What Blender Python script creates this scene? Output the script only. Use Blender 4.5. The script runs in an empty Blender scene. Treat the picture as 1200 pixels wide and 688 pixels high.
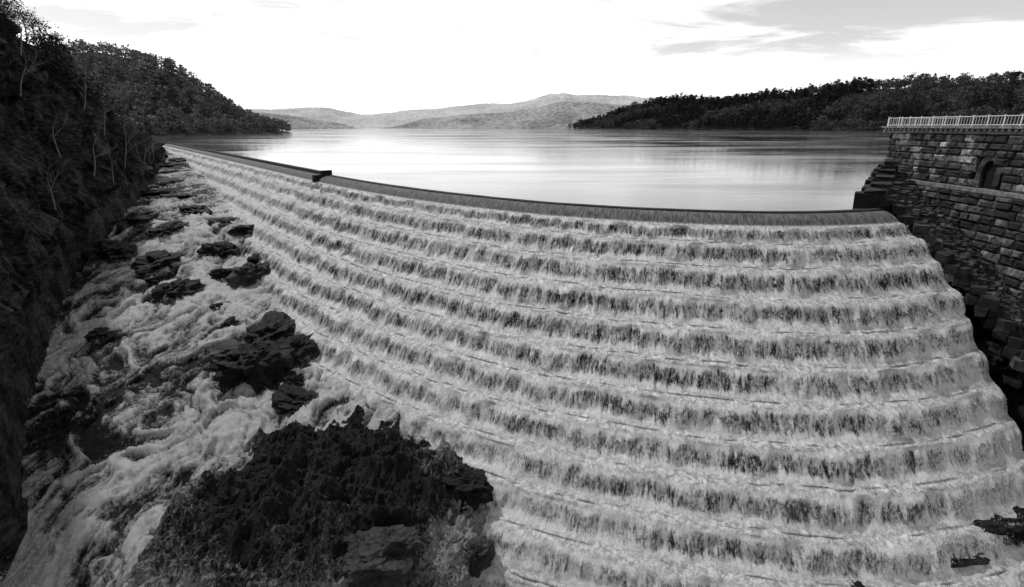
import bpy, math, numpy as np
from mathutils import Vector
rng = np.random.default_rng(7)
sc = bpy.context.scene
sc.view_settings.view_transform = 'Standard'
sc.view_settings.look = 'None'
sc.view_settings.exposure = 0

# ------------------------------------------------------------------ noise
def _h(ix, iy, iz):
    n = (ix.astype(np.int64)*374761393 + iy.astype(np.int64)*668265263 + iz.astype(np.int64)*2147483647) & 0xFFFFFFFF
    n = ((n ^ (n >> 13))*1274126177) & 0xFFFFFFFF
    n = ((n ^ (n >> 16))*2246822519) & 0xFFFFFFFF
    n = n ^ (n >> 15)
    return (n & 0xFFFFFF)/float(0xFFFFFF)
def vnoise(x, y, z=0.0):
    x, y, z = np.broadcast_arrays(np.asarray(x, float), np.asarray(y, float), np.asarray(z, float))
    ix, iy, iz = np.floor(x), np.floor(y), np.floor(z)
    fx, fy, fz = x-ix, y-iy, z-iz
    f = lambda t: t*t*t*(t*(t*6-15)+10)
    fx, fy, fz = f(fx), f(fy), f(fz)
    r = 0
    for a in (0, 1):
        for b in (0, 1):
            for c in (0, 1):
                w = (fx if a else 1-fx)*(fy if b else 1-fy)*(fz if c else 1-fz)
                r = r + w*_h(ix+a, iy+b, iz+c)
    return r*2-1
def fbm(x, y, z=0.0, o=4, g=0.5):
    s, a, t = 0, 1.0, 0
    x = np.asarray(x, float); y = np.asarray(y, float); z = np.asarray(z, float)
    for i in range(o):
        s = s + a*vnoise(x*2**i+17.3*i, y*2**i-9.1*i, z*2**i+3.7*i); t += a; a *= g
    return s/t
def ridged(x, y, z=0.0, o=4):
    s, a, t = 0, 1.0, 0
    for i in range(o):
        s = s + a*(1-np.abs(vnoise(np.asarray(x)*2**i+5.3*i, np.asarray(y)*2**i+1.1*i, np.asarray(z)*2**i)))
        t += a; a *= 0.5
    return s/t
def sstep(a, b, x):
    t = np.clip((x-a)/(b-a), 0, 1); return t*t*(3-2*t)

# ------------------------------------------------------------------ mesh helpers
def build(name, V, F, mats, midx=None, smooth=False, attrs=None, uv=None, parent=None):
    V = np.asarray(V, float).reshape(-1, 3); F = np.asarray(F, int)
    k = F.shape[1]; n = len(F)
    me = bpy.data.meshes.new(name)
    me.vertices.add(len(V)); me.vertices.foreach_set("co", V.ravel())
    me.loops.add(n*k); me.loops.foreach_set("vertex_index", F.ravel())
    me.polygons.add(n); me.polygons.foreach_set("loop_start", np.arange(0, n*k, k))
    for m in (mats if isinstance(mats, (list, tuple)) else [mats]):
        me.materials.append(m)
    if midx is not None: me.polygons.foreach_set("material_index", np.asarray(midx, int))
    me.polygons.foreach_set("use_smooth", np.full(n, smooth))
    if uv is not None:
        l = me.uv_layers.new(name="UVMap")
        l.data.foreach_set("uv", np.asarray(uv, float).reshape(-1, 2)[F.ravel()].ravel())
    for an, av in (attrs or {}).items():
        at = me.attributes.new(an, 'FLOAT', 'POINT'); at.data.foreach_set("value", np.asarray(av, float).ravel())
    me.update(calc_edges=True); me.validate()
    ob = bpy.data.objects.new(name, me); sc.collection.objects.link(ob)
    if parent: ob.parent = parent
    return ob
def gridF(R, C, flip=False):
    i = np.arange(R-1)[:, None]*C + np.arange(C-1)[None, :]
    i = i.ravel()
    q = np.stack([i, i+1, i+C+1, i+C], 1)
    return q[:, ::-1] if flip else q
BOXV = np.array([[x, y, z] for x in (-.5, .5) for y in (-.5, .5) for z in (-.5, .5)])
BOXF = np.array([[0, 1, 3, 2], [4, 6, 7, 5], [0, 4, 5, 1], [2, 3, 7, 6], [0, 2, 6, 4], [1, 5, 7, 3]])
class Bag:
    def __init__(s): s.V = []; s.F = []; s.n = 0
    def add(s, V, F):
        s.V.append(V); s.F.append(np.asarray(F)+s.n); s.n += len(V)
    def box(s, c, d, jit=0, rz=0):
        v = BOXV*np.array(d)
        if jit: v = v + rng.uniform(-jit, jit, v.shape)
        if rz:
            a, b = math.cos(rz), math.sin(rz)
            v = np.stack([v[:, 0]*a-v[:, 1]*b, v[:, 0]*b+v[:, 1]*a, v[:, 2]], 1)
        s.add(v+np.array(c), BOXF)
    def beam(s, p, q, w):
        p = np.array(p, float); q = np.array(q, float); d = q-p; L = np.linalg.norm(d); d /= L
        u = np.cross(d, [0.3, 0.9, 0.2]); u /= np.linalg.norm(u); v = np.cross(d, u)
        M = np.stack([u, v, d], 0)
        s.add((BOXV*np.array([w, w, L]))@M + (p+q)/2, BOXF)
    def done(s, name, mat, **k):
        return build(name, np.concatenate(s.V), np.concatenate(s.F), mat, **k)

# ------------------------------------------------------------------ materials
class NT:
    def __init__(s, nt): s.t = nt; s.n = nt.nodes; s.l = nt.links
    def set(s, sock, v):
        if hasattr(v, 'is_output'): s.l.new(v, sock)
        else: sock.default_value = v
    def math(s, op, a, b=0.0, c=0.0, clamp=False):
        nd = s.n.new('ShaderNodeMath'); nd.operation = op; nd.use_clamp = clamp
        for i, v in enumerate((a, b, c)): s.set(nd.inputs[i], v)
        return nd.outputs[0]
    def mapr(s, v, a, b, c=0.0, d=1.0, smooth=True):
        nd = s.n.new('ShaderNodeMapRange'); nd.interpolation_type = 'SMOOTHSTEP' if smooth else 'LINEAR'
        for i, x in enumerate((v, a, b, c, d)): s.set(nd.inputs[i], x)
        return nd.outputs[0]
    def noise(s, vec, scale, detail=4, rough=.55, dist=0.0):
        nd = s.n.new('ShaderNodeTexNoise')
        s.l.new(vec, nd.inputs['Vector'])
        nd.inputs['Scale'].default_value = scale; nd.inputs['Detail'].default_value = detail
        nd.inputs['Roughness'].default_value = rough; nd.inputs['Distortion'].default_value = dist
        return nd.outputs['Fac']
    def scale(s, vec, v3):
        nd = s.n.new('ShaderNodeVectorMath'); nd.operation = 'MULTIPLY'
        s.l.new(vec, nd.inputs[0]); nd.inputs[1].default_value = v3
        return nd.outputs[0]
    def attr(s, name):
        nd = s.n.new('ShaderNodeAttribute'); nd.attribute_name = name; return nd.outputs['Fac']
    def mix(s, f, a, b):
        nd = s.n.new('ShaderNodeMix'); nd.data_type = 'FLOAT'
        s.set(nd.inputs[0], f); s.set(nd.inputs[2], a); s.set(nd.inputs[3], b)
        return nd.outputs[0]
    def bump(s, h, st, dist=1.0):
        nd = s.n.new('ShaderNodeBump'); nd.inputs['Strength'].default_value = st; nd.inputs['Distance'].default_value = dist
        s.l.new(h, nd.inputs['Height']); return nd.outputs[0]
def newmat(name):
    m = bpy.data.materials.new(name); m.use_nodes = True
    t = NT(m.node_tree); b = m.node_tree.nodes['Principled BSDF']
    return m, t, b
def obj(t): return t.n.new('ShaderNodeTexCoord').outputs['Object']
def setcol(t, b, v):
    c = t.n.new('ShaderNodeCombineColor')
    for i in range(3): t.set(c.inputs[i], v)
    t.l.new(c.outputs[0], b.inputs['Base Color'])

def mat_rock(name, lo, hi, scale=0.5, bump=0.6, rough=.75, spec=.3, a0=.36, a1=.66):
    m, t, b = newmat(name); o = obj(t)
    n1 = t.noise(o, scale, 7, .65); n2 = t.noise(t.scale(o, (1, 1, 2.5)), scale*5, 6, .7)
    n = t.math('ADD', t.math('MULTIPLY', n1, .55), t.math('MULTIPLY', n2, .45))
    setcol(t, b, t.mapr(n, a0, a1, lo, hi))
    b.inputs['Roughness'].default_value = rough; b.inputs['Specular IOR Level'].default_value = spec
    t.l.new(t.bump(n, bump, .6), b.inputs['Normal']); return m
def mat_leaf(name, lo, hi):
    m, t, b = newmat(name)
    v = t.attr('tint'); n = t.noise(obj(t), .9, 2)
    setcol(t, b, t.mapr(t.math('ADD', t.math('MULTIPLY', v, .6), t.math('MULTIPLY', n, .4)), 0.1, .9, lo, hi))
    b.inputs['Roughness'].default_value = .8; b.inputs['Specular IOR Level'].default_value = .1
    return m
def mat_plain(name, v, rough=.7, var=.3, scale=3):
    m, t, b = newmat(name)
    n = t.noise(obj(t), scale, 5, .6)
    setcol(t, b, t.mapr(n, .3, .7, v*(1-var), v*(1+var)))
    b.inputs['Roughness'].default_value = rough; b.inputs['Specular IOR Level'].default_value = .25
    return m
M_cliff = mat_rock('cliff_rock', .002, .085, .22, 1.0, .85, .10, .42, .66)
M_wetrock = mat_rock('wet_rock', .003, .03, .6, 1.0, .65, .2)
M_greyrock = mat_rock('grey_rock', .01, .08, .6, 1.0, .6, .3)
M_hill = mat_rock('hill_ground', .012, .05, .08, .4, .9, .1)
M_bark = mat_plain('bark', .03, .9)
M_barkl = mat_plain('pale_bark', .2, .9)
M_leafd = mat_leaf('dark_foliage', .003, .032)
M_leafh = mat_leaf('spring_foliage', .04, .28)
M_leafm = mat_leaf('mixed_foliage', .014, .13)
M_leafr = mat_leaf('pine_foliage', .005, .035)
M_rail = mat_plain('painted_rail', .7, .5, .1)
M_coping = mat_plain('coping_stone', .18, .8, .5, 1.5)
M_dark = mat_plain('recess_dark', .006, .9)  # near-black wall backing: the arch recess's shade is put into its colour
M_crest = mat_rock('crest_stone', .008, .06, 1.2, .3)
M_fleck = mat_plain('spray_drops', .75, .8, .15)

m, t, b = newmat('awash_rock'); o = obj(t)
n1 = t.noise(o, .5, 7, .7); n2 = t.noise(t.scale(o, (1.2, .8, 1)), 1.5, 8, .80, 1.4); wet = t.attr('wet')
n3 = t.noise(t.scale(o, (1.6, .8, 1)), 4.0, 5, .8, .6)
c = t.mapr(t.math('ADD', t.math('MULTIPLY', n1, .5), t.math('MULTIPLY', n2, .5)), .38, .64, .002, .035)
f = t.mapr(t.math('ADD', t.math('ADD', t.math('MULTIPLY', n2, .6), t.math('MULTIPLY', n3, .4)), t.math('MULTIPLY', wet, .20)), .57, .74)
setcol(t, b, t.mix(f, c, .42))
b.inputs['Roughness'].default_value = .6; b.inputs['Specular IOR Level'].default_value = .25
t.l.new(t.bump(n2, 1.0, .5), b.inputs['Normal']); M_awash = m

m, t, b = newmat('ashlar_granite'); o = obj(t)
n = t.noise(o, 1.6, 7, .7); v = t.attr('tint')
c = t.math('MULTIPLY', t.mapr(n, .35, .65, .2, 1.3), t.mapr(v, 0, 1, .015, .46))
st = t.mapr(t.noise(t.scale(o, (1, 1, .15)), .35, 5, .6), .42, .6, .3, 1.0)
setcol(t, b, t.math('MULTIPLY', c, st)); b.inputs['Roughness'].default_value = .8
t.l.new(t.bump(n, .8, .3), b.inputs['Normal']); M_stone = m

# spillway water
m, t, b = newmat('falling_water')
uvn = t.n.new('ShaderNodeTexCoord').outputs['UV']
fall = t.attr('fall'); painted_mist = t.attr('painted_mist'); crest = t.attr('crest')
s1 = t.noise(t.scale(uvn, (1.3, .42, 1)), 1.0, 5, .7, .6)
s2 = t.noise(t.scale(uvn, (5.0, .9, 1)), 1.0, 5, .75, .4)
s3 = t.noise(t.scale(uvn, (.25, .4, 1)), 1.0, 3, .6)
s4 = t.noise(t.scale(uvn, (3.2, 2.4, 1)), 1.0, 6, .78, .8)
s5 = t.noise(t.scale(uvn, (9.0, 3.0, 1)), 1.0, 4, .8, .3)
sum_ = t.math('ADD', t.math('ADD', t.math('MULTIPLY', s1, .32), t.math('MULTIPLY', s2, .32)), t.math('ADD', t.math('MULTIPLY', s3, .10), t.math('MULTIPLY', s5, .26)))
thr = t.mapr(fall, 0, 1, -.09, .022, False)
thr = t.math('SUBTRACT', thr, t.math('MULTIPLY', painted_mist, .045))
d = t.math('SUBTRACT', sum_, thr)
col = t.mapr(d, .415, .545, .008, .80)
foam = t.mapr(s4, .32, .68, .22, .88)
col = t.mix(t.mapr(fall, 0, .7), foam, col)
col = t.mix(t.math('MULTIPLY', painted_mist, .5), col, .46)  # mist is painted into the water colour as a flat mid-grey
cr = t.mapr(s2, .3, .7, .04, .24)
col = t.mix(crest, col, cr)
setcol(t, b, col)
b.inputs['Roughness'].default_value = .7; b.inputs['Specular IOR Level'].default_value = .15
hh = t.math('ADD', t.math('MULTIPLY', s2, .6), t.math('MULTIPLY', s4, .6))
t.l.new(t.bump(hh, .9, .3), b.inputs['Normal'])
M_fall = m

# rapids
m, t, b = newmat('white_water')
o = obj(t); fo = t.attr('foam')
a1 = t.noise(t.scale(o, (1, .6, .6)), .45, 7, .7, 1.2)
a2 = t.noise(t.scale(o, (1.1, .7, .6)), 1.6, 8, .85, 1.8)
a3 = t.math('ABSOLUTE', t.math('SUBTRACT', t.noise(t.scale(o, (1, .7, .7)), 1.1, 6, .72, 1.6), .5))
a = t.math('ADD', t.math('ADD', t.math('MULTIPLY', a1, .26), t.math('MULTIPLY', a2, .50)), t.math('MULTIPLY', fo, .24))
a = t.math('ADD', a, t.math('MULTIPLY', t.math('SUBTRACT', a3, .05), .45))
setcol(t, b, t.mapr(a, .41, .62, .008, .86))
b.inputs['Roughness'].default_value = .55; b.inputs['Specular IOR Level'].default_value = .2
t.l.new(t.bump(a2, 1.0, .7), b.inputs['Normal'])
M_rapid = m

# lake
m, t, b = newmat('lake_surface'); o = obj(t)
w1 = t.noise(t.scale(o, (.5, 1.3, 1)), .9, 5, .6); w2 = t.noise(t.scale(o, (.22, 1, 1)), .04, 6, .65)
rough = t.mapr(w2, .38, .62, .02, .16)
b.inputs['Base Color'].default_value = (.08, .08, .08, 1)
b.inputs['IOR'].default_value = 1.5; b.inputs['Specular IOR Level'].default_value = .9
t.l.new(rough, b.inputs['Roughness'])
t.l.new(t.bump(w1, .11, .12), b.inputs['Normal'])
M_lake = m

# ------------------------------------------------------------------ spillway crest curve
cp = np.array([(-170, 262), (-134, 217), (-97, 170.7), (-60, 124.5), (-30, 87), (-14, 69.5), (0, 58), (8.5, 53.3), (16.8, 50.4), (24.7, 49.1), (31, 49.4), (36.4, 50.7), (42, 53.2), (47, 56.6)], float)
def catmull(P, per=60):
    P = np.vstack([2*P[0]-P[1], P, 2*P[-1]-P[-2]]); out = []
    for i in range(1, len(P)-2):
        t_ = np.linspace(0, 1, per, endpoint=False)[:, None]
        a, b_, c_, d_ = P[i-1], P[i], P[i+1], P[i+2]
        out.append(.5*((2*b_)+(-a+c_)*t_+(2*a-5*b_+4*c_-d_)*t_**2+(-a+3*b_-3*c_+d_)*t_**3))
    return np.vstack(out+[P[-2][None]])
cv = catmull(cp)
def resample(c, ds):
    L = np.r_[0, np.cumsum(np.linalg.norm(np.diff(c, axis=0), axis=1))]
    s = np.arange(0, L[-1], ds); return np.stack([np.interp(s, L, c[:, 0]), np.interp(s, L, c[:, 1])], 1), s
cv, S = resample(cv, .5)
ker = np.exp(-np.linspace(-2, 2, 25)**2); ker /= ker.sum()
pad = 12
def sm(a): return np.convolve(np.r_[2*a[0]-a[pad:0:-1], a, 2*a[-1]-a[-2:-pad-2:-1]], ker, 'valid')
cv = np.stack([sm(cv[:, 0]), sm(cv[:, 1])], 1)
S = np.r_[0, np.cumsum(np.linalg.norm(np.diff(cv, axis=0), axis=1))]
Smax = S[-1]
tg = np.gradient(cv, axis=0); tg /= np.linalg.norm(tg, axis=1)[:, None]
nr = np.stack([tg[:, 1], -tg[:, 0]], 1)
for k_ in range(2): nr = np.stack([sm(nr[:, 0]), sm(nr[:, 1])], 1)
nr /= np.linalg.norm(nr, axis=1)[:, None]
def crestpt(s):
    return (np.stack([np.interp(s, S, cv[:, 0]), np.interp(s, S, cv[:, 1])], -1),
            np.stack([np.interp(s, S, nr[:, 0]), np.interp(s, S, nr[:, 1])], -1))
s_at = lambda x: np.interp(x, cv[:, 0], S)

prof = [(n_, d_, 0.0, 1.0, 0, 0) for n_, d_ in [(-.05, .0), (.3, .03), (.8, .2), (1.2, .45), (1.55, .8)]]
n0, D0 = 1.75, .95
NST = 12
base = np.array([(0, 0), (.10, .02), (.24, .06), (.38, .13), (.51, .24), (.64, .39), (.76, .56), (.87, .76), (.97, .96), (1.07, 1.16), (1.18, 1.36), (1.30, 1.55), (1.44, 1.73), (1.60, 1.89), (1.80, 2.03), (2.0, 2.13)])
fb = np.array([0, 0, .04, .14, .32, .6, .85, 1, 1, 1, 1, .9, .7, .45, .2, .06])
for k_ in range(NST):
    sh = .6 if k_ == 0 else (.85 if k_ == 1 else 1.0)
    for (a_, d_), f_ in zip(base, fb):
        prof.append((n0+a_*sh, D0+d_*sh, f_, 0.0, k_+1, d_/2.2))
    n0 += 2.2*sh; D0 += 2.2*sh
prof = np.array(prof)
q = np.arange(len(prof)); qq = np.linspace(0, len(prof)-1, (len(prof)-1)*2+1)
stepid = prof[np.floor(qq).astype(int), 4][:, None]
prof = np.stack([np.interp(qq, q, prof[:, i]) for i in range(6)], 1)
vlen = np.r_[0, np.cumsum(np.hypot(np.diff(prof[:, 0]), np.diff(prof[:, 1])))]
sc_near = s_at(-35.0)
cols = np.r_[np.arange(5, sc_near, .4), np.arange(sc_near, Smax, .10)]
C = len(cols); R = len(prof)
N = prof[:, 0][:, None]; D = prof[:, 1][:, None]; FA = prof[:, 2][:, None]
xe = np.interp(prof[:, 0], [0, 1.7, 3.1, 8, 13, 17, 22, 30], [37.0, 37.8, 39.6, 41.2, 41.9, 42.2, 43, 45])
send = []
for i in range(R):
    X = cv[:, 0]+nr[:, 0]*prof[i, 0]
    send.append(np.interp(xe[i], X[-200:], S[-200:]))
send = np.array(send)
w = sstep(Smax-25, Smax, cols)[None, :]
ss = cols[None, :] + w*(send[:, None]-Smax)
P, NN = crestpt(ss)
U = ss
d1 = fbm(U*1.1, vlen[:, None]*.3+stepid*7.1, 0, 4)*.45
d2 = vnoise(U*4.5, vlen[:, None]*1.1, 3)*.10
d3 = fbm(U*1.0+50, vlen[:, None]*.55, 9, 4)*.22
lipvar = fbm(U*.7, stepid*13.0+0*U, 4.0, 4)*.36
nocrest = sstep(1.7, 2.2, prof[:, 0])[:, None]
inner = sstep(.0, .15, prof[:, 5])[:, None]*(1-sstep(.75, .97, prof[:, 5]))[:, None]
disp = (FA*(d1+d2)+(1-FA)*d3*.4+lipvar*inner)*nocrest
wob = fbm(U*.3, N*.35, 11., 3)*.14*nocrest
Z = -D + (1-FA)*d3*.5*nocrest*(1-inner*.5) + wob
nsc = 1-.11*sstep(24, 42, P[..., 0])*sstep(2, 14, N)
XY = P + NN*(N*nsc+disp)[..., None]
V = np.dstack([XY, Z])
XX = XY[..., 0]
painted_mist = (1-sstep(s_at(-62.), s_at(-8.), U))*.7 + sstep(10, 24, N)*.2 + .7*sstep(31, 42, XX)*sstep(6, 14, N) + .3*sstep(10, 22, N)*(1-sstep(-3, 14, XX))
painted_mist = np.clip(painted_mist + .25*fbm(U*.12, N*.3, 2, 3)*(painted_mist > .05), 0, .95)
crestA = np.repeat((prof[:, 3])[:, None], C, 1)
spill = build('stepped_spillway', V, gridF(R, C), M_fall, smooth=True,
      attrs={'fall': np.repeat(FA, C, 1), 'painted_mist': painted_mist, 'crest': crestA}, uv=np.stack([U+0*N, np.repeat(vlen[:, None], C, 1)], -1))
last = V[:, -1, :]
sk = np.stack([last+[0, 0, 0.0], last+[0.4, 0, -6], last*[1, 1, 0]+[1.0, 0, -30]], 1)
build('end_wall', sk, gridF(R, 3), M_wetrock)
def flecks(name, P_, sw, sh_, parent):
    n = len(P_); a = rng.uniform(0, 6.28, n); A = np.stack([np.cos(a), np.sin(a), rng.normal(0, .3, n)], 1)*(sw*rng.uniform(.4, 1.3, n))[:, None]
    B = np.stack([rng.normal(0, .2, n), rng.normal(0, .2, n), np.ones(n)], 1)*(sh_*rng.uniform(.4, 1.4, n))[:, None]
    W_ = np.stack([P_-A-B, P_+A-B*.6, P_+B], 1).reshape(-1, 3)
    build(name, W_, np.arange(n*3).reshape(-1, 3), M_fleck, parent=parent)
nfl = 130000
ii = rng.integers(12, R-2, nfl*2); jj = rng.integers(int((sc_near-5)/.4), C-1, nfl*2)
wgt = .2+.8*(1-np.abs(prof[ii, 5]-.3)*1.7)
cl_ = fbm(U[ii, jj]*1.2, ii*.03, 5, 3)
ok = (rng.random(nfl*2) < wgt) & (cl_ > -.1)
ii, jj = ii[ok][:nfl], jj[ok][:nfl]
Pf = V[ii, jj] + np.column_stack([NN[ii, jj], np.zeros(len(ii))])*np.abs(rng.normal(0, .16, len(ii)))[:, None]
Pf[:, 2] += np.abs(rng.normal(0, .09, len(ii)))
flecks('spray', Pf, .022, .07, spill)

# crest coping: the far stretch stands a little higher and ends at a small pier
cs = np.arange(5, s_at(37.), .5); Pc, Nc = crestpt(cs)
hi = (1-sstep(s_at(-32.5), s_at(-32.0), cs))*.38
pr = [(-.9, -.5, 0), (-.9, .10, 1), (-.85, .14, 1), (-.35, .14, 1), (-.28, .08, 1), (-.2, -.5, 0)]
V = np.stack([np.dstack([(Pc+Nc*a_)[None], (z_+hi*k_)[None, :, None]])[0] for a_, z_, k_ in pr], 0)
V[..., 2] += fbm(cs*.3, 0, 0)[None]*.02
cope = build('crest_coping', V, gridF(len(pr), len(cs)), M_crest)
bg = Bag()
pp, pn_ = crestpt(np.array([s_at(-31.8)])); aa = math.atan2(pn_[0, 1], pn_[0, 0])
bg.box((pp[0, 0]-pn_[0, 0]*.1, pp[0, 1]-pn_[0, 1]*.1, .2), (1.8, 1.0, 1.3), .06, aa)
bg.box((pp[0, 0]+pn_[0, 0]*1.3, pp[0, 1]+pn_[0, 1]*1.3, -.45), (1.6, .9, 1.3), .08, aa)
bg.done('crest_pier', M_wetrock, parent=cope)

# ------------------------------------------------------------------ lake
pl = [tuple(cv[i]-nr[i]*.5)+(0,) for i in range(0, len(cv)) if cv[i, 0] < 36.0]
pl += [(61.5, 86, 0), (62.9, 92, 0), (7000, 92, 0), (7000, 12000, 0), (-7000, 12000, 0), (-7000, 262, 0)]
me = bpy.data.meshes.new('lake_water'); me.from_pydata(pl, [], [tuple(range(len(pl)))]); me.materials.append(M_lake)
ob = bpy.data.objects.new('lake_water', me); sc.collection.objects.link(ob)
if me.polygons[0].normal.z < 0: me.flip_normals()

# ------------------------------------------------------------------ terrain functions
by = [-60, 0, 20, 28, 34, 45, 55, 65, 72, 80, 85, 92, 125, 170, 200, 230, 260]
bz = [-30, -27, -24.5, -22.6, -20.3, -18.8, -17.6, -15.8, -14.8, -13.4, -12.2, -9.8, -7.5, -4.4, -3.2, -2.6, -1.5]
bed = lambda y: np.interp(y, by, bz)
fy = [-60, 0, 20, 32, 45, 57, 75, 92, 110, 150, 196, 240, 300, 400, 520]
fx = [-32, -33, -34.5, -38, -48, -56, -67, -73, -81, -102, -128, -158, -215, -278, -330]
foot = lambda y: np.interp(y, fy, fx)
ty = [-60, 40, 75, 95, 110, 130, 150, 170, 196, 240, 300, 400, 520]
tz = [30, 30, 27, 24, 21, 13, 5, 2.0, .5, 1.5, 3, 5, 7]
top = lambda y: np.interp(y, ty, tz)
def cliff_z(y, q):
    b0 = np.where(y < 235, bed(y)-.6, -1.5); T = top(y)
    e = np.clip(q/11.0, 0, 1)
    z = b0 + (T-b0)*(1-(1-e)**1.8)
    return z + np.maximum(q-11, 0)*.42*sstep(0, 30, T) + np.maximum(q-11, 0)*.15
yy = np.r_[np.arange(-40, 130, .4), np.arange(130, 260, 1.0), np.arange(260, 520, 4)]
qv = np.r_[np.arange(-.5, 1.5, .12), np.arange(1.5, 14, .25), np.arange(14, 40, 1.5), np.arange(40, 180, 8)]
Y, Q = np.meshgrid(yy, qv, indexing='ij')
Z = cliff_z(Y, Q)
X = foot(Y)-Q
r = ridged(X*.02+Y*.11, Y*.05, Z*.16, 5)-.6
r2 = fbm(Y*.35, Z*.45, X*.2, 5)
r3 = ridged(Y*.22+Z*.12, Z*.3-Y*.08, 3.0, 5)-.62
am = sstep(0, 2, Q)*(1-sstep(14, 30, Q)*.7)
X = X + (r*6+r2*2.2+r3*3.2)*am
Z = Z + (fbm(X*.3, Y*.3, Z*.3, 4)*1.8)*am
build('cliff', np.dstack([X, Y, Z]), gridF(*X.shape, flip=True), M_cliff, smooth=False)

# riverbed/rapids
yy = np.r_[np.arange(4, 60, .16), np.arange(60, 100, .25), np.arange(100, 262, .8)]
wv = np.linspace(0, 1, 340)
Y, W = np.meshgrid(yy, wv, indexing='ij')
xr = np.interp(yy, [4, 30, 40, 50, 60, 87, 124.5, 170.7, 217, 262], [14, 8, 4, -4, -10, -32, -63, -99, -136, -172])[:, None]
xl = foot(yy)[:, None]-4
X = xl+(xr-xl)*W
cas = fbm(X*.07, Y*.07, 2, 3)*5
Z = bed(Y+cas*1.4)
edge = sstep(0, .08, W)
wx = fbm(X*.18, Y*.14, 5, 3)*2.2; wy = fbm(X*.18+40, Y*.14, 6, 3)*2.2
t1 = ridged(X*.24+wx, Y*.15+wy, 0, 5)
t2 = fbm(X*1.0+wx*3, Y*.7+wy*3, 1, 5, .6)
t3 = ridged(X*1.3+wx*5, Y*.9+wy*5, 1, 3)-.6
t4 = ridged(X*2.6+wx*6, Y*2.0+wy*6, 3, 2)-.6
near_ = (1-sstep(90, 160, Y)*.6)
Z = Z + (t1-.6)*1.7*edge*near_ + t2*.55*near_ + t3*.34*near_ + t4*.14*near_ + fbm(X*.09, Y*.09, 31, 3)*1.2*edge*(1-sstep(60, 120, Y)) - sstep(-6, 3, X)*3.5*(1-sstep(38, 48, Y))
foam = np.clip(.66+(t1-.62)*1.8+t2*.5+t3*.5+t4*.3 + fbm(X*.07+3, Y*.07, 8, 3)*.85, 0, 1)
foam = foam*(.7+.3*sstep(16, 34, Y))
foam = foam-.4*sstep(-.02, .06, .06-W)
foam = np.where(Y > 95, foam-.45*sstep(95, 125, Y)*(1-sstep(.6, .9, W)), foam)
foam = foam + .3*sstep(.78, .95, W)
riv = build('river_rapids', np.dstack([X, Y, Z]), gridF(*X.shape), M_rapid, smooth=True, attrs={'foam': foam})
RX, RY, RZ, RF = X.ravel(), Y.ravel(), Z.ravel(), (foam*edge).ravel()
ii = rng.integers(0, len(RX), 160000); ii = ii[(RF[ii] > .55) & (RY[ii] < 100)][:60000]
Pf = np.stack([RX[ii], RY[ii], RZ[ii]+np.abs(rng.normal(0, .2, len(ii)))], 1)+rng.normal(0, .08, (len(ii), 3))
flecks('spray', Pf, .04, .04, riv)

# rock outcrop in the river
gx = np.arange(-34, 4, .14); gy = np.arange(14, 52, .14)
X, Y = np.meshgrid(gx, gy, indexing='xy')
ca, sa = math.cos(-.5), math.sin(-.5)
dx, dy_ = X+14.6, Y-35.2
a_ = (dx*ca-dy_*sa)/12.6; b_ = (dx*sa+dy_*ca)/8.6
rad = np.sqrt(a_**2+b_**2)+fbm(X*.16, Y*.16, 4, 6, .62)*.5
h = (1-rad)
Z = bed(Y)*.8 + (-20.3)*.2 - .35 + np.clip(h, -1, .45)*3.2 + (ridged(X*.24, Y*.24, 2, 6)-.62)*4.0*sstep(-.3, .2, h) + fbm(X*1.3, Y*1.3, 1, 6, .65)*.8
wet = np.clip(1-h*2.2, 0, 1)*.9+fbm(X*.3, Y*.3, 9, 5)*.6
Z = np.where(h < -.35, Z-3, Z)
outc = build('rock_outcrop', np.dstack([X, Y, Z]), gridF(*X.shape), M_awash, smooth=False, attrs={'wet': wet})

def ico(sub):
    import bmesh
    bm = bmesh.new(); bmesh.ops.create_icosphere(bm, subdivisions=sub, radius=1)
    V = np.array([v.co[:] for v in bm.verts]); F = np.array([[v.index for v in f.verts] for f in bm.faces]); bm.free()
    return V, F
IV, IF = ico(5)
def boulder(name, c, d, seed, mat, rz=0):
    v = IV.copy()
    f = fbm(v[:, 0]*1.1+seed, v[:, 1]*1.1, v[:, 2]*1.1, 3)*.8
    g = (ridged(v[:, 0]*1.9+seed, v[:, 1]*1.9, v[:, 2]*2.6, 6)-.6)*1.15
    v = v*(1+f+g)[:, None]
    v[:, 2] = np.where(v[:, 2] > .55, .55+(v[:, 2]-.55)*.6, v[:, 2])
    v = v*np.array(d); a, b = math.cos(rz), math.sin(rz)
    v = np.stack([v[:, 0]*a-v[:, 1]*b, v[:, 0]*b+v[:, 1]*a, v[:, 2]], 1)+np.array(c)
    wet = np.clip(.5-(v[:, 2]-c[2])/d[2], 0, 1)
    build(name, v, IF, mat, attrs={'wet': wet})
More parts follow.
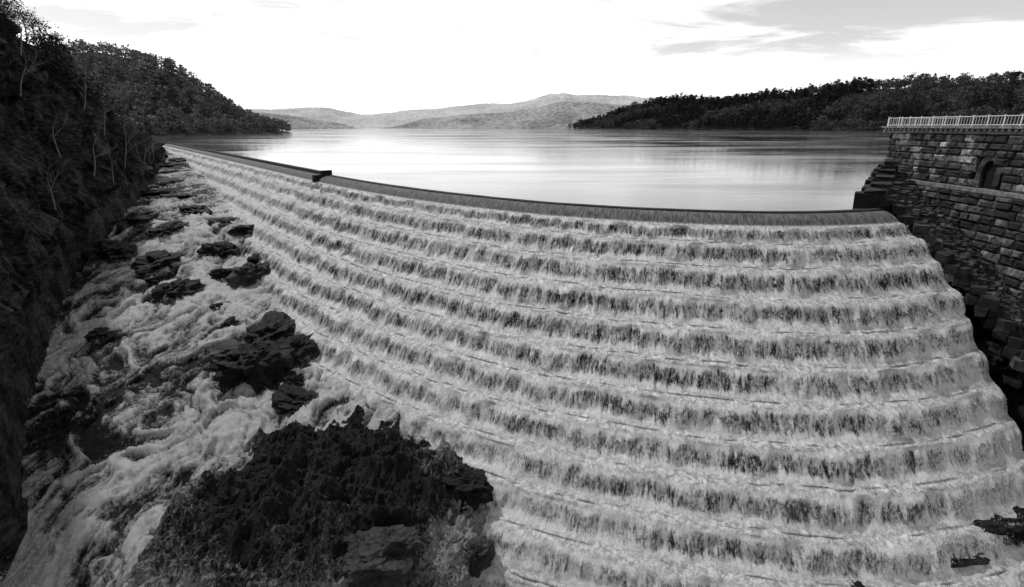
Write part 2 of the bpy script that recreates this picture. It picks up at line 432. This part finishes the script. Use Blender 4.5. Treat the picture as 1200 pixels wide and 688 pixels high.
BL = [(-28.5, 51, -17.4, 3.2, 2.8, 2.8), (-25.0, 54.5, -17.0, 2.6, 2.2, 2.2), (-29.5, 58, -16.4, 3.4, 2.2, 1.9), (-32, 54, -17.2, 2.2, 2, 1.3),
      (-57, 80, -13.3, 4.0, 2.6, 2.0), (-48, 69.5, -15.0, 3.0, 2.6, 2.4), (-38.5, 75, -13.9, 2.3, 2.6, 2.6), (-67, 83, -12.4, 4.2, 2.6, 2.1), (-49, 84, -12.1, 3.0, 2.0, 1.9),
      (-48, 92, -10.3, 3.0, 2.2, 1.6), (-44.5, 75, -14.1, 1.8, 1.7, 1.8), (-62, 92, -10.3, 4, 2.2, 1.6), (-91, 139, -6.9, 5, 2.4, 1.2), (-113, 172, -4.6, 6, 2.5, 1.1),
      (-66, 107, -8.9, 4, 1.8, 1.3), (-78, 120, -8.2, 4, 2.2, 1.3), (-104, 156, -5.8, 5, 2, 1.1), (-56, 98, -9.9, 2.6, 1.7, 1.2), (-120, 190, -3.6, 5, 3, 1.0),
      (-9.5, 29, -21.2, 2.4, 1.8, 1.6), (-3.6, 35.2, -20.4, 1.8, 1.3, 1.5), (-40, 66, -16.1, 1.6, 1.3, 1.1), (-52, 60, -17.4, 2.0, 1.6, 1.2), (-45, 50, -19, 1.6, 1.3, .8),
      (-2.6, 30.5, -22.6, 1.0, .9, 1.0), (-72, 97, -9.8, 3.6, 2.6, 2.0), (-85, 125, -7.7, 3.6, 1.8, 1.3), (-36, 61, -16.4, 1.2, 1.0, 1.0), (-53, 74, -14.5, 1.8, 1.4, 1.3),
      (-24, 49.5, -18.4, 1.6, 1.3, 1.1), (-41, 80, -12.7, 1.6, 1.2, 1.3), (-36, 45, -19.2, 1.2, 1.0, .7), (-22, 46.5, -18.7, 2.2, 1.4, 1.1)]
for i, (x, y, z, a, b_, c_) in enumerate(BL):
    boulder('river_boulder', (x, y, z), (a, b_, c_), i*13.7, M_greyrock if i in (19, 6, 3, 24) else (M_awash if i % 2 else M_wetrock), rng.uniform(0, 3))
for i, (x, y, z, a, b_, c_) in enumerate([(31.5, 29.9, -21.4, 3.0, 1.2, .9), (36.5, 31, -20.5, 3.2, 1.4, 1.2), (23.3, 26.6, -23.0, .45, 1.3, 1.6), (43.4, 35.5, -17.7, 1.6, 2.0, 1.6), (44, 41.5, -11.8, 1.5, 2.2, 1.6), (42.8, 47.5, -6.7, 1.5, 2.2, 1.5), (39.8, 50.5, -3.2, 1.2, 1.4, 1.0)]):
    boulder('spillway_rock', (x, y, z), (a, b_, c_), 300+i*9.7, M_awash if i < 3 else M_wetrock, 0.1)

# ------------------------------------------------------------------ dam wall (right)
WX = 63.0
def stones(name, x, y0, y1, z0, z1, bh=.75, bl=1.5, hole=None, parent=None, dark=1.0):
    V = []; F = []; T = []; n = 0; z = z0
    while z < z1-.05:
        h_ = min(bh*rng.uniform(.85, 1.15), z1-z); y = y0-(rng.uniform(0, bl))
        while y < y1:
            l = bl*rng.uniform(.55, 1.45); ya, yb = max(y, y0), min(y+l, y1); y += l
            if yb-ya < .15: continue
            cy, cz = (ya+yb)/2, z+h_/2
            if hole and hole(cy, cz): continue
            g = .035; pr_ = rng.uniform(.0, .2)
            a = [[x-pr_, ya+g, z+g], [x-pr_, yb-g, z+g], [x-pr_, yb-g, z+h_-g], [x-pr_, ya+g, z+h_-g]]
            inn = [[x-pr_-rng.uniform(.06, .32), ya+(yb-ya)*(u_+rng.uniform(-.1, .1)), z+h_*v_] for u_, v_ in ((.2, .25), (.8, .25), (.8, .75), (.2, .75))]
            bk = [[x+.4, p_[1], p_[2]] for p_ in a]
            V += a+inn+bk
            F += [[n+4, n+7, n+6, n+5]]
            for i in range(4):
                j = (i+1) % 4
                F += [[n+i, n+4+i, n+4+j, n+j], [n+i, n+j, n+8+j, n+8+i]]
            T += [rng.beta(1.1, 2)*dark]*12; n += 12
        z += h_
    return build(name, V, F, M_stone, attrs={'tint': T}, parent=parent)
dam = bpy.data.objects.new('masonry_dam_wall', None); sc.collection.objects.link(dam)
AY, AZ, AR = 69.2, 2.7, 1.0
hole = lambda y, z: (abs(y-AY) < AR+.5 and .5 < z < AZ) or (math.hypot(y-AY, z-AZ) < AR+.65 and z >= AZ)
stones('upper_courses', WX, 15, 89, .1, 7.0, .95, 1.9, hole=hole, parent=dam)
stones('lower_courses', WX-.9, 15, 89.6, -24, -.5, 1.1, 2.1, parent=dam, dark=.8)
bg = Bag(); bg.box((WX+6.15, 51.8, 3.2), (11.6, 73.8, 7.4)); bg.done('core', M_dark, parent=dam)
bg = Bag(); bg.box((WX+6.0, 52.2, -12.3), (13.4, 74.2, 23.2)); bg.done('lower_core', M_dark, parent=dam)
bg = Bag(); nv = 9
for i in range(nv):
    a0 = math.pi*(i+.04)/nv; a1 = math.pi*(i+.96)/nv
    v = []
    for xx in (WX-.12, WX+.3):
        for rr, aa in ((AR, a0), (AR+.75, a0), (AR+.75, a1), (AR, a1)):
            v.append([xx, AY+rr*math.cos(aa), AZ+rr*math.sin(aa)])
    bg.add(np.array(v), [[0, 1, 2, 3], [4, 7, 6, 5], [0, 4, 5, 1], [1, 5, 6, 2], [2, 6, 7, 3], [3, 7, 4, 0]])
for sd in (-1, 1):
    z = .55
    while z < AZ-.2:
        bg.box((WX+.07, AY+sd*(AR+.4), z+.38), (.4, .8, .74), .02); z += .78
ob = bg.done('arch_surround', M_stone, parent=dam)
at = ob.data.attributes.new('tint', 'FLOAT', 'POINT'); at.data.foreach_set('value', np.repeat(rng.uniform(.1, .45, len(ob.data.vertices)//8), 8))
bg = Bag()
for y in np.arange(15, 89.9, 1.8):
    bg.box((WX-.35, y+.9, -.2), (1.5, 1.77, .5), .02)
    bg.box((WX+.1, y+.9, 7.2), (1.0, 1.77, .36), .01)
    bg.box((WX+.0, y+.9, 7.86), (1.6, 1.78, .30), .01)
for y in np.arange(15, 90, .9):
    bg.box((WX-.2, y+.2, 7.54), (.9, .42, .30))
for x in np.arange(WX+1.6, 74, 1.8):
    bg.box((x, 89.9, 7.86), (1.78, 1.0, .30)); bg.box((x, 89.6, 7.2), (1.78, .8, .36))
bg.box((WX+6.5, 52, 7.84), (11.5, 73, .2))
bg.done('cornice', M_coping, parent=dam)
bg = Bag()
def rail(p0, p1, nseg):
    p0 = np.array(p0); p1 = np.array(p1)
    for i in range(nseg+1):
        p = p0+(p1-p0)*i/nseg
        bg.box(p+[0, 0, .67], (.12, .12, 1.34)); bg.box(p+[0, 0, 1.38], (.18, .18, .1))
        if i < nseg:
            q_ = p0+(p1-p0)*(i+1)/nseg
            for h_ in (.15, 1.25): bg.beam(p+[0, 0, h_], q_+[0, 0, h_], .08)
            for k_ in range(1, 5):
                a = p+(q_-p)*k_/5; bg.beam(a+[0, 0, .15], a+[0, 0, 1.25], .04)
rail([WX-.3, 89.8, 8.0], [WX-.3, 15.2, 8.0], 32)
rail([WX-.3, 89.95, 8.0], [74, 89.95, 8.0], 5)
bg.done('railing', M_rail)

bg = Bag()
p0 = np.array([36.2, 52.2]); dr = np.array([.6, .8]); pn = np.array([.8, -.6]); ang = math.atan2(.8, .6)
for i in range(11):
    c_ = p0+dr*(1.4+i*3.6)
    hgt = [1.9, 1.5, 2.1, 1.7, 2.3, 2.0, 2.6, 2.3, 2.9, 2.6, 3.2][i]*.75
    bg.box((c_[0], c_[1], hgt/2-1.0), (2.9, 2.6, hgt+2), .2, ang)
    bg.box((c_[0]+.3, c_[1]-.2, hgt+.12), (2.3, 1.9, .5), .15, ang+rng.uniform(-.1, .1))
bg.done('end_blocks', M_wetrock)
T = []
bg = Bag()
def bankz(m_): r_ = (m_-1.7)/.72; return .9-r_*.60-np.maximum(0, r_-10)*.16
for mrow in range(32):
    for i in range(50):
        l = 1.25*i-9*(mrow > 3)+rng.uniform(-.3, .3)
        mm = 1.7+mrow*.72
        c_ = p0+dr*l+pn*mm
        if c_[0] > 63.0 or c_[0] < 38.6+min(mrow*.3, 3.4): continue
        z = float(bankz(mm))+rng.uniform(-.4, .4)
        for k_ in range(2):
            bg.box((c_[0]-pn[0]*.12*k_+rng.uniform(-.1, .1), c_[1]-pn[1]*.12*k_+rng.uniform(-.1, .1), z-.4-k_*.8), (1.35*rng.uniform(.6, 1.2), 1.0*rng.uniform(.8, 1.25), .8), .14, ang+rng.uniform(-.35, .35))
            T.append(rng.beta(1.2, 2.2)*.75)
ob = bg.done('stone_steps', M_stone)
at = ob.data.attributes.new('tint', 'FLOAT', 'POINT'); at.data.foreach_set('value', np.repeat(np.array(T), 8)*.5)
X, Y = np.meshgrid(np.arange(39.5, 63.2, .5), np.arange(28, 90, .5), indexing='ij')
m_ = (X-p0[0])*pn[0]+(Y-p0[1])*pn[1]
Zb = np.where(m_ > 0, bankz(np.maximum(m_, 1.7))-1.5, -1.0)+fbm(X*.5, Y*.5, 3, 4)*.9
rr_ = np.hypot(X-26, Y-81)-32
Zb = np.where((X < 44.5) & (rr_ > 0), np.minimum(Zb, -rr_*1.12-2.6), Zb)
build('rubble_bank', np.dstack([X, Y, Zb]), gridF(*X.shape), M_wetrock)

# ------------------------------------------------------------------ trees
def tube(p, q_, r0, r1, k=5):
    p = np.array(p, float); q_ = np.array(q_, float); d = q_-p; d /= max(np.linalg.norm(d), 1e-6)
    u = np.cross(d, [.31, .9, .2]); u /= np.linalg.norm(u); v = np.cross(d, u)
    a = np.arange(k)*2*math.pi/k
    ring = np.cos(a)[:, None]*u+np.sin(a)[:, None]*v
    V = np.vstack([p+ring*r0, q_+ring*r1]); F = []
    for i in range(k):
        j = (i+1) % k; F += [[i, j, k+j], [i, k+j, k+i]]
    return V, np.array(F)
def tree(h=1., ncl=20, nl=20, leaf=.05, kind='round', seed=0, spread=.33):
    g = np.random.default_rng(seed); Vs = []; Fs = []; M = []; n = 0; TI = []
    def add(V, F, m_, ti):
        nonlocal n
        Vs.append(V); Fs.append(F+n); M.extend([m_]*len(F)); n += len(V); TI.extend(list(np.broadcast_to(ti, len(V))))
    add(*tube([0, 0, -.12], [g.normal(0, .02), g.normal(0, .02), .8], .02, .006), 0, .3)
    for i in range(ncl):
        if kind == 'pine':
            z = g.uniform(.25, 1.0); rr = spread*(1.05-z)*.9*g.uniform(.5, 1.1)+.02; a = g.uniform(0, 6.28)
            c = np.array([rr*math.cos(a), rr*math.sin(a), z]); sg = np.array([.055, .055, .03])
        else:
            z = g.uniform(.3, 1.0); e = math.sqrt(max(0, 1-((z-.62)/.42)**2)); rr = spread*e*math.sqrt(g.uniform(.1, 1)); a = g.uniform(0, 6.28)
            c = np.array([rr*math.cos(a), rr*math.sin(a), z*g.uniform(.93, 1.03)]); sg = np.array([.07, .07, .05])
        if nl > 12: add(*tube([0, 0, max(.15, c[2]-.3)], c, .006, .002, 3), 0, .3)
        P_ = c+g.normal(0, 1, (nl, 3))*sg
        A = g.normal(0, 1, (nl, 3)); B = g.normal(0, 1, (nl, 3))
        A /= np.linalg.norm(A, axis=1)[:, None]; B /= np.linalg.norm(B, axis=1)[:, None]
        s_ = leaf*g.uniform(.6, 1.4, (nl, 1))
        V = np.stack([P_-A*s_*.6-B*s_*.3, P_+A*s_*.6-B*s_*.2, P_+B*s_*.8], 1).reshape(-1, 3)
        F = np.arange(nl*3).reshape(-1, 3)
        add(V, F, 1, np.repeat(np.clip(g.uniform(.1, .9)+g.normal(0, .12, nl), 0, 1), 3))
    return np.vstack(Vs), np.vstack(Fs), np.array(M), np.array(TI)
def forest(name, protos, pos, hs, mats, tv=.35):
    Vs = []; Fs = []; Ms = []; Ts = []; n = 0
    for (p_, h_) in zip(pos, hs):
        V, F, M, TI = protos[rng.integers(len(protos))]
        a = rng.uniform(0, 6.28); ca, sa = math.cos(a), math.sin(a); wd = h_*rng.uniform(.8, 1.25)
        W_ = np.stack([(V[:, 0]*ca-V[:, 1]*sa)*wd, (V[:, 0]*sa+V[:, 1]*ca)*wd, V[:, 2]*h_], 1)+p_
        Vs.append(W_); Fs.append(F+n); Ms.append(M); n += len(V)
        Ts.append(np.clip(TI*(1-tv)+rng.uniform(0, 1)*tv, 0, 1))
    return build(name, np.vstack(Vs), np.vstack(Fs), mats, midx=np.concatenate(Ms), attrs={'tint': np.concatenate(Ts)})
near = [tree(ncl=34, nl=30, leaf=.03, seed=i, spread=.33) for i in range(4)]
far = [tree(ncl=15, nl=8, leaf=.10, seed=20+i, spread=.38) for i in range(5)]
pine = [tree(ncl=18, nl=7, leaf=.085, kind='pine', seed=40+i, spread=.32) for i in range(4)]

pos = []; hs = []
for _ in range(280):
    y = rng.uniform(45, 300); q_ = rng.uniform(5, 45)
    z = float(cliff_z(np.array(y), np.array(q_)))
    pos.append((float(foot(y))-q_, y, z-.8)); hs.append(rng.uniform(6, 10.5) if y < 150 else rng.uniform(4, 7.5))
forest('clifftop_woodland', near, pos, hs, [M_bark, M_leafd])
pos = []; hs = []
for _ in range(300):
    y = rng.uniform(75, 235); q_ = rng.uniform(1.5, 9)
    z = float(cliff_z(np.array(y), np.array(q_)))
    pos.append((float(foot(y))-q_+1, y, z-.4)); hs.append(rng.uniform(1.5, 4))
scrub = [tree(ncl=12, nl=22, leaf=.05, seed=60+i, spread=.42) for i in range(3)]
forest('cliff_scrub', scrub, pos, hs, [M_bark, M_leafd])

def bare(seed, base, H, lean=(0, 0)):
    g = np.random.default_rng(seed); Vs = []; Fs = []; n = [0]
    def rec(p, d, L, r0, dep):
        segs = 3; q0 = p
        for s_ in range(segs):
            d = d+g.normal(0, .12, 3); d[2] += .04; d /= np.linalg.norm(d)
            q1 = q0+d*L/segs; ra = r0*(1-.18*s_); rb = r0*(1-.18*(s_+1))
            V, F = tube(q0, q1, ra, rb, 5 if dep < 2 else 3); Vs.append(V); Fs.append(F+n[0]); n[0] += len(V)
            if dep < 4 and (s_ > 0 or dep > 0):
                for _ in range(1 if dep < 1 else g.integers(1, 3)):
                    e = d+g.normal(0, .55, 3); e[2] = abs(e[2])*.8+.15; e /= np.linalg.norm(e)
                    rec(q1, e, L*g.uniform(.5, .75), rb*.62, dep+1)
            q0 = q1
    rec(np.array(base, float), np.array([lean[0], lean[1], 1.]), H*.55, H*.014, 0)
    build('bare_tree', np.vstack(Vs), np.vstack(Fs), M_barkl)
for i, (y, q_, H) in enumerate([(76, 1.8, 8), (84, 3.0, 9), (92, 2, 9), (100, 1.5, 8), (112, 2, 9), (122, 3, 9), (135, 2, 9), (150, 2.5, 9), (104, 5, 9), (88, 7, 9), (165, 3, 9), (72, 6, 7), (96, 9, 8), (118, 8, 8), (108, 3.5, 8), (128, 1.5, 8), (142, 4, 8), (81, 5, 8)]):
    bare(100+i, (float(foot(y))-q_+1.5, y, float(cliff_z(np.array(float(y)), np.array(float(q_))))-.5), H, (.25, -.1))

# left wooded hill
def lh(x, y):
    d = np.exp(-(((x+430)/95.)**2+((y-600)/120.)**2))*74
    e = np.exp(-((x+345)/42.)**2-((y-545)/75.)**2)*34
    e2 = np.exp(-((x+560)/110.)**2-((y-660)/170.)**2)*50
    return d+e+e2-4
gx = np.arange(-860, -180, 6.); gy = np.arange(330, 1000, 6.)
X, Y = np.meshgrid(gx, gy, indexing='xy')
build('wooded_hill', np.dstack([X, Y, lh(X, Y)]), gridF(*X.shape), M_hill, smooth=True)
pos = []; hs = []
while len(pos) < 1900:
    x, y = rng.uniform(-620, -220), rng.uniform(400, 860); z = float(lh(x, y))
    if z < .4: continue
    pos.append((x, y, z-.5)); hs.append(rng.uniform(9, 15))
forest('hillside_woodland', far, pos, hs, [M_bark, M_leafh])

# right wooded shore
sp_ = np.array([(190, 1760), (225, 1610), (315, 1450), (422, 1230), (500, 1075), (587, 950), (650, 850), (690, 750), (720, 620), (730, 450), (735, 300)], float)
sh, sS = resample(catmull(sp_, 20), 10)
stg = np.gradient(sh, axis=0); stg /= np.linalg.norm(stg, axis=1)[:, None]; sn = np.stack([-stg[:, 1], stg[:, 0]], 1)
Hs = np.interp(sS, [0, 60, 160, 300, 550, 760, 900, 1100, 1500], [12, 42, 62, 70, 70, 72, 76, 84, 92])
def rh(i, q_):
    s_ = sS[i]
    return Hs[i]*sstep(-15, 210, q_)*(1+.25*fbm(s_*.012, q_*.01, 0, 3)) - 2*(q_ < 0)
qv = np.arange(-10, 420, 8.)
I, Q = np.meshgrid(np.arange(len(sh)), qv, indexing='ij')
XY = sh[I]+sn[I]*Q[..., None]
build('wooded_shore', np.dstack([XY, rh(I, Q)]), gridF(*I.shape), M_hill, smooth=True)
pos = []; hs = []; posp = []; hsp = []
for _ in range(4600):
    i = int(rng.integers(len(sh))); q_ = rng.uniform(0, 1)**1.1*260-2
    z = float(rh(np.array(i), np.array(q_))); c_ = sh[i]+sn[i]*q_+rng.uniform(-5, 5, 2)
    if fbm(c_[0]*.012, c_[1]*.012, 5, 2)+.15*(q_ > 130) > .12: posp.append((c_[0], c_[1], z-.5)); hsp.append(rng.uniform(14, 27))
    else: pos.append((c_[0], c_[1], z-.5)); hs.append(rng.uniform(12, 19))
forest('shore_woodland', far, pos, hs, [M_bark, M_leafm])
forest('shore_pine_woodland', pine, posp, hsp, [M_bark, M_leafr])

# distant hills
def dist_hill(name, sky, y0, depth, mat, seed, amp=6):
    xs = np.arange(sky[0][0], sky[-1][0], 12.); H = np.interp(xs, [a[0] for a in sky], [a[1] for a in sky])
    H = H*(1 + fbm(xs*.004, seed, 0, 4)*.14)
    rr = np.linspace(0, 1, 70)
    Xg, Rg = np.meshgrid(xs, rr, indexing='ij')
    Zg = H[:, None]*np.sin(np.clip(Rg, 0, 1)*math.pi*.62)**.9*(1+.10*fbm(Xg*.004, Rg*4, seed, 3))+fbm(Xg*.09, Rg*35, seed, 2)*amp*sstep(0, .1, Rg)
    Yg = y0+Rg*depth + fbm(Xg*.002, seed+5, 0, 2)*90
    build(name, np.dstack([Xg, Yg, Zg-1]), gridF(*Xg.shape, flip=True), mat, smooth=False)
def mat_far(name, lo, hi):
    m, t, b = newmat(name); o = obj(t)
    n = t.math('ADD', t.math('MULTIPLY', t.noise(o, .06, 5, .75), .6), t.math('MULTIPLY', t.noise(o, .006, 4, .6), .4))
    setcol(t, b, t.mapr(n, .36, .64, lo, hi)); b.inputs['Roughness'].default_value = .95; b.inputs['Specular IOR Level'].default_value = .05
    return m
MF1 = mat_far('hazy_far_woods', .34, .58); MF2 = mat_far('hazy_mid_woods', .14, .42)  # distance haze is put into the paler base colours
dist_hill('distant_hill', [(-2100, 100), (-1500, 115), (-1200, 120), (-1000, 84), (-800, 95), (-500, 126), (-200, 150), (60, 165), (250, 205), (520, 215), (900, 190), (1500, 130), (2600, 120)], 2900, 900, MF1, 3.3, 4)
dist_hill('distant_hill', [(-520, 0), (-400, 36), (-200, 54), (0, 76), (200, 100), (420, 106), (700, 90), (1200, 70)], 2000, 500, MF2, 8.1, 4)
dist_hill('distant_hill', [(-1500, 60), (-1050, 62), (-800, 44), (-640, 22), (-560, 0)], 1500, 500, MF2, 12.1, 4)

me = bpy.data.meshes.new('ground'); me.from_pydata([(-9000, -2000, -31), (9000, -2000, -31), (9000, 14000, -31), (-9000, 14000, -31)], [], [(0, 1, 2, 3)]); me.materials.append(M_hill)
sc.collection.objects.link(bpy.data.objects.new('ground', me))

# ------------------------------------------------------------------ sky, sun, camera
EL, AZ_ = math.radians(54), math.radians(-52)
w = bpy.data.worlds.new("World"); sc.world = w; w.use_nodes = True
t = NT(w.node_tree); bgn = w.node_tree.nodes['Background']
sky = t.n.new('ShaderNodeTexSky'); sky.sky_type = 'NISHITA'; sky.sun_disc = False
sky.sun_elevation = EL; sky.sun_rotation = AZ_; sky.dust_density = 1.0; sky.air_density = 1.0
bw = t.n.new('ShaderNodeRGBToBW'); t.l.new(sky.outputs[0], bw.inputs[0])
tc = t.n.new('ShaderNodeTexCoord').outputs['Generated']
sx = t.n.new('ShaderNodeSeparateXYZ'); t.l.new(tc, sx.inputs[0])
zz = t.math('ADD', t.math('MAXIMUM', sx.outputs[2], 0.0), .05)
cx = t.math('DIVIDE', sx.outputs[0], zz); cy = t.math('DIVIDE', sx.outputs[1], zz)
cb = t.n.new('ShaderNodeCombineXYZ'); t.l.new(cx, cb.inputs[0]); t.l.new(cy, cb.inputs[1])
nz = t.noise(t.scale(cb.outputs[0], (.55, .8, 1)), 1.0, 7, .6, .5)
azm = t.math('ADD', t.mapr(sx.outputs[0], -.05, .35, 0.0, 1.0), t.mapr(sx.outputs[0], -.25, -.5, 0.0, .55))
cl = t.math('MULTIPLY', t.mapr(t.math('ADD', nz, t.math('MULTIPLY', azm, .12)), .50, .68), t.mapr(sx.outputs[2], .05, .13))
veil = t.mapr(sx.outputs[2], 0.0, .6, 4.6, 1.0, False)
lum = t.math('ADD', bw.outputs[0], veil)
lum = t.math('MULTIPLY', lum, t.mix(cl, 1.0, .58))
cc = t.n.new('ShaderNodeCombineColor')
for i in range(3): t.l.new(lum, cc.inputs[i])
t.l.new(cc.outputs[0], bgn.inputs['Color']); bgn.inputs['Strength'].default_value = .15

sd = bpy.data.lights.new('sun', 'SUN'); sd.energy = 2.4; sd.angle = math.radians(3); sd.color = (1, .99, .98)
so = bpy.data.objects.new('sun', sd); sc.collection.objects.link(so)
dirv = Vector((math.sin(AZ_)*math.cos(EL), math.cos(AZ_)*math.cos(EL), math.sin(EL)))
so.rotation_euler = dirv.to_track_quat('Z', 'Y').to_euler()

cd = bpy.data.cameras.new('camera'); cd.lens = 18; cd.sensor_width = 36; cd.clip_end = 30000; cd.clip_start = .1
co = bpy.data.objects.new('camera', cd); sc.collection.objects.link(co)
co.location = (0, 0, 8); co.rotation_euler = (math.radians(90-18.1), 0, 0)
sc.camera = co
